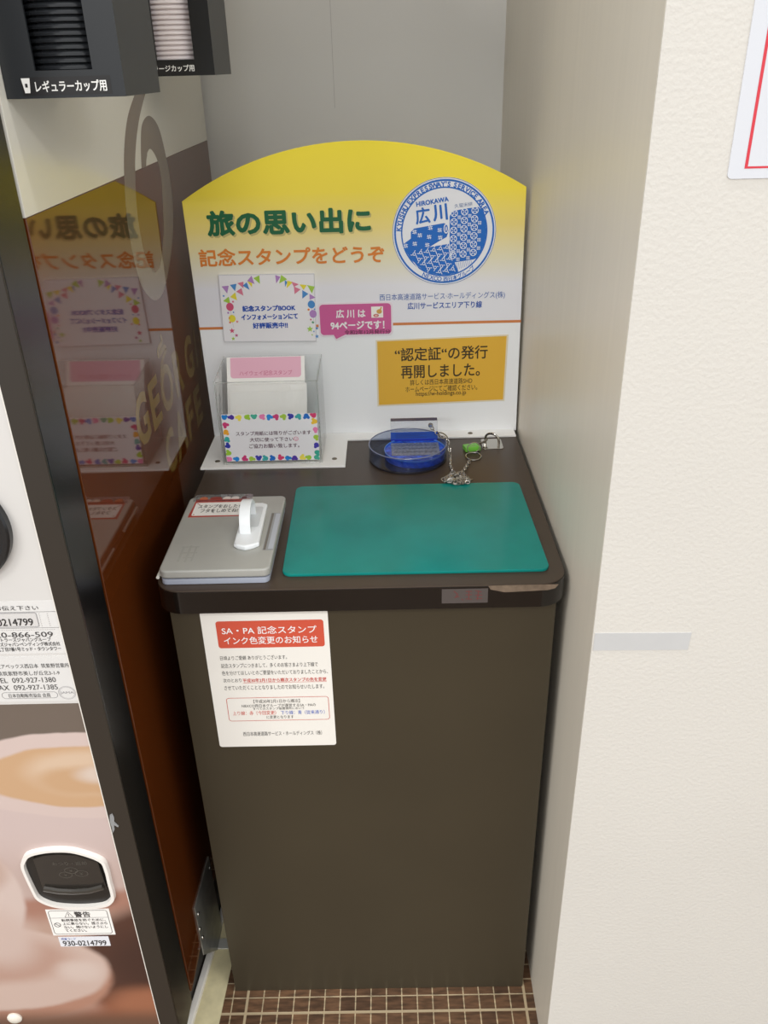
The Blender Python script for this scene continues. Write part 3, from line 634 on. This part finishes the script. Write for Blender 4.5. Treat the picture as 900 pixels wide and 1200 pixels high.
# ================================================================== vending machine on the left
XM = -.0462; YF = -.1461; YM = -.0745
vm = thing('vending_machine', 'coffee vending machine with white and brown side, filling the left edge', 'vending machine', (-.4, .3, 0))
brown = mat((88, 42, 14), .05, ior=1.62, key='brownside')
creamy = mat((222, 219, 208), .18, key='creamside')
obj('base', prism(BM(), [(-.74, -.06), (-.0752, -.06), (-.0520, .18), (-.0520, .83), (-.74, .83)], 'xy', 0, .1175), mat((30, 24, 18), .5), vm)
obj('body', box(BM(), -.74, XM-.0062, YM, .846, .12, 1.83), mat((40, 26, 16), .4), vm)
obj('side_panel', box(BM(), XM-.006, XM, YM, .848, .118, 1.3008, .0012), brown, vm, label='glossy brown lower side panel')
obj('upper_side_panel', box(BM(), XM-.006, XM, YM, .848, 1.3008, 1.83, .0008), creamy, vm, label='cream white upper side panel')
obj('door', box(BM(), -.74, XM-.0008, YF, YM-.003, .10, 1.83, .002), mat((15, 16, 17), .27), vm, label='black door edge')
obj('door_frame', box(BM(), -.0735, XM-.0006, YF-.0035, YF, .10, 1.83, .0008), mat((44, 38, 31), .45), vm, label='dark taupe front frame strip')
obj('door_edge_trim', box(BM(), -.0748, -.0736, YF-.0028, YF, .10, 1.83), mat((226, 222, 214), .35), vm)
# side artwork: the steam curl and the brand lettering
ink = Ink(); taupe = mat((124, 108, 92), .05, ior=1.62, key='curl'); tan = mat((126, 100, 52), .05, ior=1.62, key='tan')
so = [(.44, 1.4205), (.3707, 1.3909), (.3192, 1.3652), (.2821, 1.3302), (.259, 1.2903), (.245, 1.2422), (.2508, 1.1889), (.2689, 1.1552), (.3198, 1.126), (.3803, 1.1291), (.4541, 1.1693), (.4985, 1.2178), (.5089, 1.2606), (.5031, 1.3015), (.4818, 1.3443), (.4369, 1.3628), (.3895, 1.3546), (.3657, 1.328), (.3526, 1.3008)]
si = [(.49, 1.4205), (.4269, 1.3893), (.3791, 1.3621), (.3426, 1.3322), (.3183, 1.2997), (.2985, 1.2527), (.2996, 1.2038), (.3187, 1.1761), (.3424, 1.1614), (.3807, 1.1673), (.4214, 1.2028), (.4413, 1.2398), (.4546, 1.2775), (.4445, 1.3042), (.4176, 1.3203), (.3975, 1.318), (.392, 1.3139), (.3850, 1.309), (.3783, 1.3006)]
def cat2(P, n=6): return [(v.x, v.y) for v in catm([(p[0], p[1], 0) for p in P], n)]
so, si = cat2(so), cat2(si); m_ = ink._m(taupe); b0 = len(ink.v)
for p, q in zip(so, si): ink.v += [(p[0], p[1], 1), (q[0], q[1], 1)]
for i in range(len(so)-1): ink.f.append((b0+2*i, b0+2*i+1, b0+2*i+3, b0+2*i+2)); ink.mi.append(m_)
for (t, a, b_, z0_, z1_) in (('G', .1400, .2010, .9650, 1.0370), ('E', .2150, .2670, .9640, 1.0340), ('O', .2780, .3500, .9600, 1.0315), ('R', .3640, .4200, .9590, 1.0310), ('G', .4450, .5050, .9560, 1.0270), ('I', .5250, .5370, .9560, 1.0240), ('A', .552, .622, .955, 1.022),
                        ('C', .2550, .3100, .8700, .9390), ('A', .3180, .3940, .8670, .9400), ('F', .4030, .4500, .8660, .9350), ('E', .4700, .5200, .8650, .9320)):
    ink.text(t, a, z0_, b_, z1_, tan, 2, 0, 0, .03)
ink.band(cat2([(.3200, 1.0751), (.3235, 1.0640), (.2960, 1.0600), (.2950, 1.0510), (.3300, 1.0540), (.3380, 1.0470), (.3100, 1.0390), (.2880, 1.0180)], 5), .0075, tan, 2)
ink.build('side_print', vm, (XM, 0, 0), Y, Z, X, .00006, label='taupe steam curl and tan brand lettering')
# front panel: white above, a coffee photograph below
white_p = mat((207, 205, 202), .3)
obj('front_panel', box(BM(), -.72, -.0748, YF-.0004, YF+.001, .778, 1.83), white_p, vm)
ph = bpy.data.materials.new('coffee_photo'); ph.use_nodes = True; bsdf(ph).inputs['Roughness'].default_value = .3
tc = N(ph, 'ShaderNodeTexCoord'); off = N(ph, 'ShaderNodeVectorMath', operation='ADD'); off.inputs[1].default_value = (-.4, .3, 0); L(ph, tc.outputs['Object'], off.inputs[0])
nzp = N(ph, 'ShaderNodeTexNoise'); nzp.inputs['Scale'].default_value = 14; nzp.inputs['Detail'].default_value = 3; L(ph, off.outputs[0], nzp.inputs['Vector'])
warp = N(ph, 'ShaderNodeVectorMath', operation='MULTIPLY_ADD'); warp.inputs[1].default_value = (.012, 0, .012); L(ph, nzp.outputs['Color'], warp.inputs[0]); L(ph, off.outputs[0], warp.inputs[2])
cur = None
def colnode(c):
    n = N(ph, 'ShaderNodeRGB'); n.outputs[0].default_value = rgb(c); return n.outputs[0]
def over(col, mask):
    global cur
    m = N(ph, 'ShaderNodeMix', data_type='RGBA'); L(ph, mask, m.inputs[0]); L(ph, cur, m.inputs[6]); L(ph, colnode(col), m.inputs[7]); cur = m.outputs[2]
def ell(cx, cz, a, b_, soft=.06, rot=0):
    s = N(ph, 'ShaderNodeVectorMath', operation='SUBTRACT'); s.inputs[1].default_value = (cx+.006, 0, cz+.006); L(ph, warp.outputs[0], s.inputs[0])
    mm = N(ph, 'ShaderNodeMapping'); mm.vector_type = 'TEXTURE'; mm.inputs['Rotation'].default_value = (0, math.radians(rot), 0); mm.inputs['Scale'].default_value = (a, 1000, b_); L(ph, s.outputs[0], mm.inputs[0])
    ln = N(ph, 'ShaderNodeVectorMath', operation='LENGTH'); L(ph, mm.outputs[0], ln.inputs[0])
    r = N(ph, 'ShaderNodeMapRange'); r.interpolation_type = 'SMOOTHSTEP'; r.inputs[1].default_value = 1+soft; r.inputs[2].default_value = 1-soft; L(ph, ln.outputs['Value'], r.inputs[0]); return r.outputs[0]
def half(nx, nz_, d0, d1):
    dt = N(ph, 'ShaderNodeVectorMath', operation='DOT_PRODUCT'); dt.inputs[1].default_value = (nx, 0, nz_); L(ph, off.outputs[0], dt.inputs[0])
    r = N(ph, 'ShaderNodeMapRange'); r.interpolation_type = 'SMOOTHSTEP'; r.inputs[1].default_value = d0; r.inputs[2].default_value = d1; L(ph, dt.outputs['Value'], r.inputs[0]); return r.outputs[0]
cur = colnode((122, 112, 102))
over((232, 216, 210), ell(-.09, .661, .19, .0715, .03))
over((226, 210, 206), half(0, -1, -.655, -.645))
over((214, 194, 186), half(0, -1, -.58, -.46))
over((232, 216, 210), ell(-.09, .661, .172, .0700, .03))
over((222, 186, 146), ell(-.085, .661, .135, .051, .05))
over((236, 212, 184), ell(-.075, .668, .085, .037, .25)); over((220, 184, 144), ell(-.082, .655, .07, .024, .3)); over((236, 222, 208), ell(-.07, .665, .03, .014, .5))
over((186, 140, 122), half(.12, -1, -.475, -.455)); over((206, 176, 160), half(.1, -1, -.44, -.40))
over((92, 60, 48), ell(-.03, .27, .14, .155, .12)); over((168, 106, 78), half(.5, -1, -.32, -.24)); over((74, 48, 40), ell(-.045, .30, .085, .07, .5)); over((176, 118, 88), ell(-.08, .20, .06, .04, .5))
over((196, 150, 128), ell(-.30, .275, .175, .105, .05)); over((226, 204, 192), ell(-.30, .29, .172, .095, .05)); over((206, 172, 156), ell(-.30, .315, .12, .055, .25)); over((234, 218, 208), ell(-.17, .285, .03, .022, .6))
over((232, 216, 208), ell(-.30, .45, .085, .12, .05)); over((214, 190, 178), ell(-.29, .50, .065, .05, .2)); over((226, 206, 196), ell(-.27, .36, .05, .06, .5))
over((120, 88, 70), half(0, -1, -.205, -.16))
dk = N(ph, 'ShaderNodeMix', data_type='RGBA', blend_type='MULTIPLY'); dk.inputs[0].default_value = 1; L(ph, cur, dk.inputs[6]); dk.inputs[7].default_value = (.72, .68, .67, 1); L(ph, dk.outputs[2], bsdf(ph).inputs['Base Color'])
obj('photo_panel', box(BM(), -.72, -.0748, YF-.0004, YF+.001, .10, .778), ph, vm, label='printed photograph of coffee cups')
# stickers on the white panel
fo = (0, YF-.0004, 0)
l1 = obj('contact_label', box(BM(), -.20, -.0752, YF-.0007, YF-.0004, .8505, .9205), mat((216, 215, 213), .35), vm)
ink = Ink(); g2 = (60, 58, 58)
ink.text('この番号をお伝え下さい', -.1800, .9088, -.0933, .9149, g2, 2, .008)
ink.band(rrect(-.19, .8853, -.0755, .9064, .001), .0005, (120, 116, 116), 1, True); ink.poly(rrect(-.19, .8870, -.0974, .9053, .002), (206, 204, 202), 1); ink.band(rrect(-.19, .8870, -.0974, .9053, .002), .0008, (150, 148, 150), 2, True)
ink.text('930-0214799', -.1633, .8887, -.1028, .8983, BLK, 3, .015); ink.text('0120-866-509', -.1628, .8730, -.0847, .8800, g2, 2, .008)
for x_ in (-.0945, -.0855):
    for k in range(7): ink.rect(x_, .8875+k*.0026, x_+.0004, .8889+k*.0026, (150, 146, 146), 2)
for k in range(40): ink.rect(-.18+k*.0025, .8826, -.1786+k*.0025, .883, (150, 146, 146), 2)
ink.text('コカ・コーラ ボトラーズジャパングループ', -.1790, .8670, -.0884, .8727, g2, 2, .01); ink.text('コカ・コーラボトラーズジャパンベンディング株式会社', -.1907, .8609, -.0795, .8664, g2, 2, .012); ink.text('東京都港区赤坂九丁目7番1号ミッド・タウンタワー', -.1830, .8541, -.0798, .8600, g2, 2, .012)
ink.build('lettering', l1, (0, YF-.0007, 0), X, Z, mY)
l2 = obj('company_label', box(BM(), -.21, -.0752, YF-.0010, YF-.0005, .7825, .8465), mat((214, 213, 211), .35), vm)
ink = Ink()
ink.text('株式会社アペックス西日本  筑紫野営業所', -.1740, .8305, -.0755, .8368, g2, 2); ink.text('福岡県筑紫野市美しが丘北3-1-9', -.1702, .8203, -.0885, .8267, g2, 2); ink.text('TEL  092-927-1380', -.1635, .8101, -.0947, .8172, g2, 2); ink.text('FAX  092-927-1385', -.1660, .7996, -.0947, .8067, g2, 2)
ink.text('日本自動販売協会 会員', -.1533, .7885, -.1054, .7944, g2, 2); ink.band(rrect(-.1611, .7872, -.0971, .7960, .0043), .0005, (120, 118, 118), 1, True)
ink.band(circ(-.0857, .7942, .0097, 28, 0, 360, .0094), .0004, (150, 148, 150), 1, True); ink.band(circ(-.0857, .7942, .0085, 28, 0, 360, .0082), .0003, (150, 148, 150), 1, True); ink.text('JAMA', -.0935, .7920, -.0779, .7962, (150, 148, 150), 2)
ink.build('lettering', l2, (0, YF-.0010, 0), X, Z, mY)
l3 = obj('warning_label', box(BM(), -.1915, -.1050, YF-.0009, YF-.0004, .3648, .4190), mat((240, 238, 234), .35), vm)
ink = Ink(); ink.band(rrect(-.1885, .3678, -.1085, .4165, .004), .0007, BLK, 1, True); ink.rect(-.1885, .4015, -.1085, .4020, BLK, 1)
ink.band([(-.1675, .4035), (-.1560, .4035), (-.1618, .4145)], .0009, BLK, 2, True); ink.rect(-.1622, .4068, -.1614, .4108, BLK, 2); ink.rect(-.1622, .4048, -.1614, .4057, BLK, 2); ink.text('警告', -.1540, .4028, -.1320, .4145, g2, 2, .02)
for (t, a, b_, c_, d_) in (('転倒事故を防ぐために、', -.1739, .3943, -.1131, .3999), ('上に乗らない。揺さぶら', -.1736, .3870, -.1121, .3930), ('ない。傾けないようにし', -.1730, .3795, -.1125, .3855), ('てください。', -.1724, .3722, -.1434, .3783)): ink.text(t, a, b_, c_, d_, g2, 2, .008)
ink.ring(-.181, .3875, .0042, .0008, g2, 2, 24); ink.band([(-.184, .3905), (-.178, .3845)], .0008, g2, 2)
ink.build('lettering', l3, (0, YF-.0009, 0), X, Z, mY)
l4 = obj('number_label', box(BM(), -.1860, -.1160, YF-.0009, YF-.0004, .3407, .3610), mat((224, 226, 232), .35), vm)
ink = Ink(); ink.text('930-0214799', -.1817, .3423, -.1207, .3534, BLK, 2, .012); ink.text('問番コード', -.182, .355, -.162, .3595, (70, 90, 170), 2); ink.build('lettering', l4, (0, YF-.0009, 0), X, Z, mY)
# coin return
co = [(-.2019, .5164), (-.1918, .5323), (-.1726, .5397), (-.15, .5423), (-.1249, .539), (-.0949, .5218), (-.09, .5027), (-.0902, .4751), (-.0904, .4468), (-.0953, .4355), (-.1063, .4276), (-.132, .4242), (-.1588, .4255), (-.1791, .4304), (-.1954, .4438), (-.1996, .4639), (-.2031, .5029)]
cin = [(-.147+(x_+.147)*.915, .4825+(z_-.4825)*.905) for x_, z_ in co]
def closed2(P): v = [(q.x, q.y) for q in catm([(p[0], p[1], 0) for p in P+[P[0]]], 4)]; return v[:-1]
co, cin = closed2(co), closed2(cin)
b = BM(); n_ = len(co)
rA = [b.verts.new((x_, YF-.0004, z_)) for x_, z_ in co]; rB = [b.verts.new((x_+.0*0, YF-.006, z_)) for x_, z_ in [(-.147+(p[0]+.147)*.985, .4825+(p[1]-.4825)*.98) for p in co]]
rC = [b.verts.new((x_, YF-.006, z_)) for x_, z_ in cin]; rD = [b.verts.new((x_, YF-.0005, z_)) for x_, z_ in [(-.147+(p[0]+.147)*.985, .4825+(p[1]-.4825)*.98) for p in cin]]
for P_, Q_ in ((rA, rB), (rB, rC), (rC, rD)):
    for i in range(n_): b.faces.new((P_[i], P_[(i+1) % n_], Q_[(i+1) % n_], Q_[i]))
cr_ = obj('coin_return', b, mat((232, 228, 222), .3), vm, label='white coin return surround with a black flap')
obj('cup', prism(BM(), cin, 'xz', YF-.0012, YF-.0005), mat((24, 22, 20), .3), cr_)
b = BM(); fl = [(-.1835, .5240), (-.1700, .5295), (-.150, .5318), (-.127, .5295), (-.1010, .5165), (-.0985, .465), (-.118, .459), (-.165, .459), (-.183, .468)]
prism(b, fl, 'xz', YF-.0055, YF-.0013, .001); obj('flap', b, mat((44, 40, 36), .18), cr_, label='glossy black push flap')
b = BM(); tube(b, [(-.180, YF-.0062, .4695), (-.16, YF-.0075, .4655), (-.14, YF-.008, .4645), (-.12, YF-.0075, .4655), (-.1015, YF-.0062, .4705)], .0042, 8); obj('flap_lip', b, mat((50, 46, 40), .15), cr_)
ink = Ink(); eg = mat((78, 74, 68), .3)
ink.text('おつり・返却', -.1600, .5120, -.1150, .5190, eg, 1, .01)
for (px_, pz_) in ((-.138, .502), (-.1255, .496), (-.1465, .494)): ink.band(circ(px_, pz_, .0085, 20, 0, 360, .0055), .0009, eg, 1, True); ink.text('¥', px_-.002, pz_-.0025, px_+.002, pz_+.0025, eg, 2)
ink.build('lettering', cr_, (0, YF-.0055, 0), X, Z, mY)
# round black knob, rivet, scrap of tape
b = BM(); kb = (-.163, YF-.0004, 1.0118)
lathe(b, [(.064, 0), (.064, -.008), (.062, -.0105), (.057, -.0105), (.055, -.006), (.0, -.003)], kb, 64, 0, 'y'); obj('round_bezel', b, mat((30, 31, 33), .22), vm)
b = BM(); lathe(b, [(0, 0), (.011, 0), (.011, -.002), (.008, -.0045), (.004, -.0055), (0, -.0055)], (-.289, YF-.0004, .1765), 24, 0, 'y'); obj('rivet', b, mat((226, 220, 208), .3), vm)
b = BM(); prism(b, [(-.0705, .6), (-.0670, .603), (-.0655, .597), (-.0668, .588), (-.0625, .581), (-.0635, .579), (-.068, .583), (-.0685, .575), (-.0725, .568), (-.0715, .577), (-.0722, .588)], 'xz', YF-.0046, YF-.0036); obj('tape_scrap', b, clear_mat((220, 220, 220), haze=.45, hazecol=(190, 192, 194)), vm, label='torn scrap of clear tape')

# steel bracket low on the machine's side
sb = thing('steel_bracket', 'steel bracket screwed low on the brown machine side, its foot on the cream strip', 'bracket', (-.04, .08, 0))
ss = noisy(mat((150, 150, 144), .3, .6, key='bracket'), (150, 150, 144), .2, 40)
b = BM(); vs = [(.004, .095), (.004, .2155), (.118, .2), (.122, .001), (.0775, .001)]
prism(b, vs, 'yz', XM+.0002, XM+.0022, .0003, 1); obj('plate', b, ss, sb)
obj('foot', box(BM(), XM+.0004, -.012, .0775, .0975, .0016, .0046, .0004, 1), mat((196, 196, 190), .4, .4), sb)
for (yy, zz) in ((.112, .178), (.014, .1875), (.008, .158), (.0135, .128)):
    b = BM(); 
    bmesh.ops.create_uvsphere(b, u_segments=12, v_segments=8, radius=.0035)
    bmesh.ops.transform(b, matrix=Matrix.Translation((XM+.0022, yy, zz)) @ Matrix.Diagonal((.6, 1, 1, 1)), verts=b.verts)
    obj('screw', b, mat((214, 210, 200), .2, 1.0), sb)

# ================================================================== lid dispensers on the machine's side
def dispenser(y0, depth, zb, zopen, label, bodycol, txt, tx, icon):
    d = thing('lid_dispenser', label, 'dispenser', (.008, y0+depth/2, zb), 'lid dispensers on the machine side')
    x0, x1 = XM+.0004, .0609; o0, o1 = -.0162, .0347; b = BM(); zt = 1.82
    body = mat(bodycol, .38)
    box(b, x0, x0+.003, y0+.003, y0+depth, zb, zt); box(b, x1-.003, x1, y0+.003, y0+depth, zb, zt); box(b, x0+.003, x1-.003, y0+depth-.003, y0+depth, zb, zt)
    box(b, x0+.003, x1-.003, y0+.003, y0+depth-.003, zb, zopen-.0005); box(b, x0+.003, x1-.003, y0+.003, y0+depth-.003, zt-.004, zt)
    obj('housing', b, body, d, 0)
    b = BM(); box(b, x0, o0, y0, y0+.003, zopen, zt); box(b, o1, x1, y0, y0+.003, zopen, zt); box(b, x0, x1, y0, y0+.003, zb, zopen)
    f = obj('front_frame', b, body, d, 0)
    ink = Ink(); ink.rect(tx[0]-.012, zb+.0025, tx[2]+.004, zopen-.005, mat((30, 28, 28), .3), 1)
    ink.text(txt, tx[0], tx[1], tx[2], tx[3], (244, 244, 240), 2, .02)
    if icon: ink.poly([(-.0300, .0163+zb), (-.0222, .0163+zb), (-.0238, .0045+zb), (-.0284, .0045+zb)], (244, 244, 240), 2); ink.rect(-.0272, zb+.009, -.0250, zb+.012, (40, 40, 40), 3)
    ink.build('label_strip', f, (0, y0, 0), X, Z, mY, label='black strip lettered in white')
    return d
dispenser(-.0604, .131, 1.4003, 1.4223, 'near black dispenser of black cup lids, upper left of the picture', (33, 36, 39), 'レギュラーカップ用', (-.0185, 1.4050, .0452, 1.4145), True)
dispenser(.3995, .140, 1.4128, 1.4322, 'far black dispenser of white cup lids, close to the back wall', (22, 22, 22), 'ラージカップ用', (-.0225, 1.4180, .0338, 1.4262), False)
def lid_mesh(bm, h, r):
    lathe(bm, [(0, h*.35), (r*.80, h*.35), (r*.86, h*.9), (r*.93, h*1.0), (r*.945, h*.72), (r*.985, h*.66), (r, h*.45), (r, h*.12), (r*.98, 0), (r*.90, 0), (r*.86, h*.2), (0, h*.2)], (0, 0, 0), 56)
ORD = ['lowest', 'second', 'third', 'fourth', 'fifth', 'sixth', 'seventh', 'eighth', 'ninth', 'tenth', 'eleventh', 'twelfth', 'thirteenth', 'fourteenth']
def stack(n, h, r, loc, m, colour, disp):
    b = BM(); lid_mesh(b, h, r); first = None
    for i in range(n):
        lab = '%s cup lid, %s from the bottom of the stack in the %s dispenser' % (colour, ORD[i], disp) if i else '%s cup lid at the very bottom of the stack in the %s dispenser' % (colour, disp)
        if first is None:
            o = obj('cup_lid', b, m, None, 30); first = o
        else:
            o = first.copy(); C.objects.link(o)
        o.location = (loc[0], loc[1], loc[2]+i*h); o['label'] = lab; o['category'] = 'cup lid'; o['group'] = '%s lids in the %s dispenser' % (colour, disp)
stack(13, .0053, .043, (.0075, -.0100, 1.4223), mat((40, 42, 45), .2), 'black', 'near')
stack(13, .0060, .043, (.0020, .4490, 1.4322), mat((232, 222, 222), .35), 'white', 'far')

# ================================================================== on the right-hand wall
ps = thing('poster', 'white laminated poster with a thin red border on the right wall', 'poster', (.72, WY, 1.326))
obj('sheet', prism(BM(), rrect(.587, 1.3255, .86, 1.72, .004), 'xz', WY-.0012, WY), mat((210, 213, 219), .25), ps)
ink = Ink(); ink.band([(.6018, 1.3345), (.846, 1.3345), (.846, 1.708), (.6018, 1.708)], .0032, (206, 52, 66), 1, True)
ink.build('border', ps, (0, WY-.0012, 0), X, Z, mY, label='red border line')
tp = noisy(mat((194, 195, 195), .28, key='walltape'), (194, 195, 195), .03, 20)
b = BM(); prism(b, [(.5190, .8185), (.628, .8170), (.6290, .8410), (.5190, .8430)], 'xz', WY-.0007, WY)
solo('tape_strip', b, tp, 'short strip of pale old tape left on the white wall near its corner', 'tape', (.574, WY, .817))
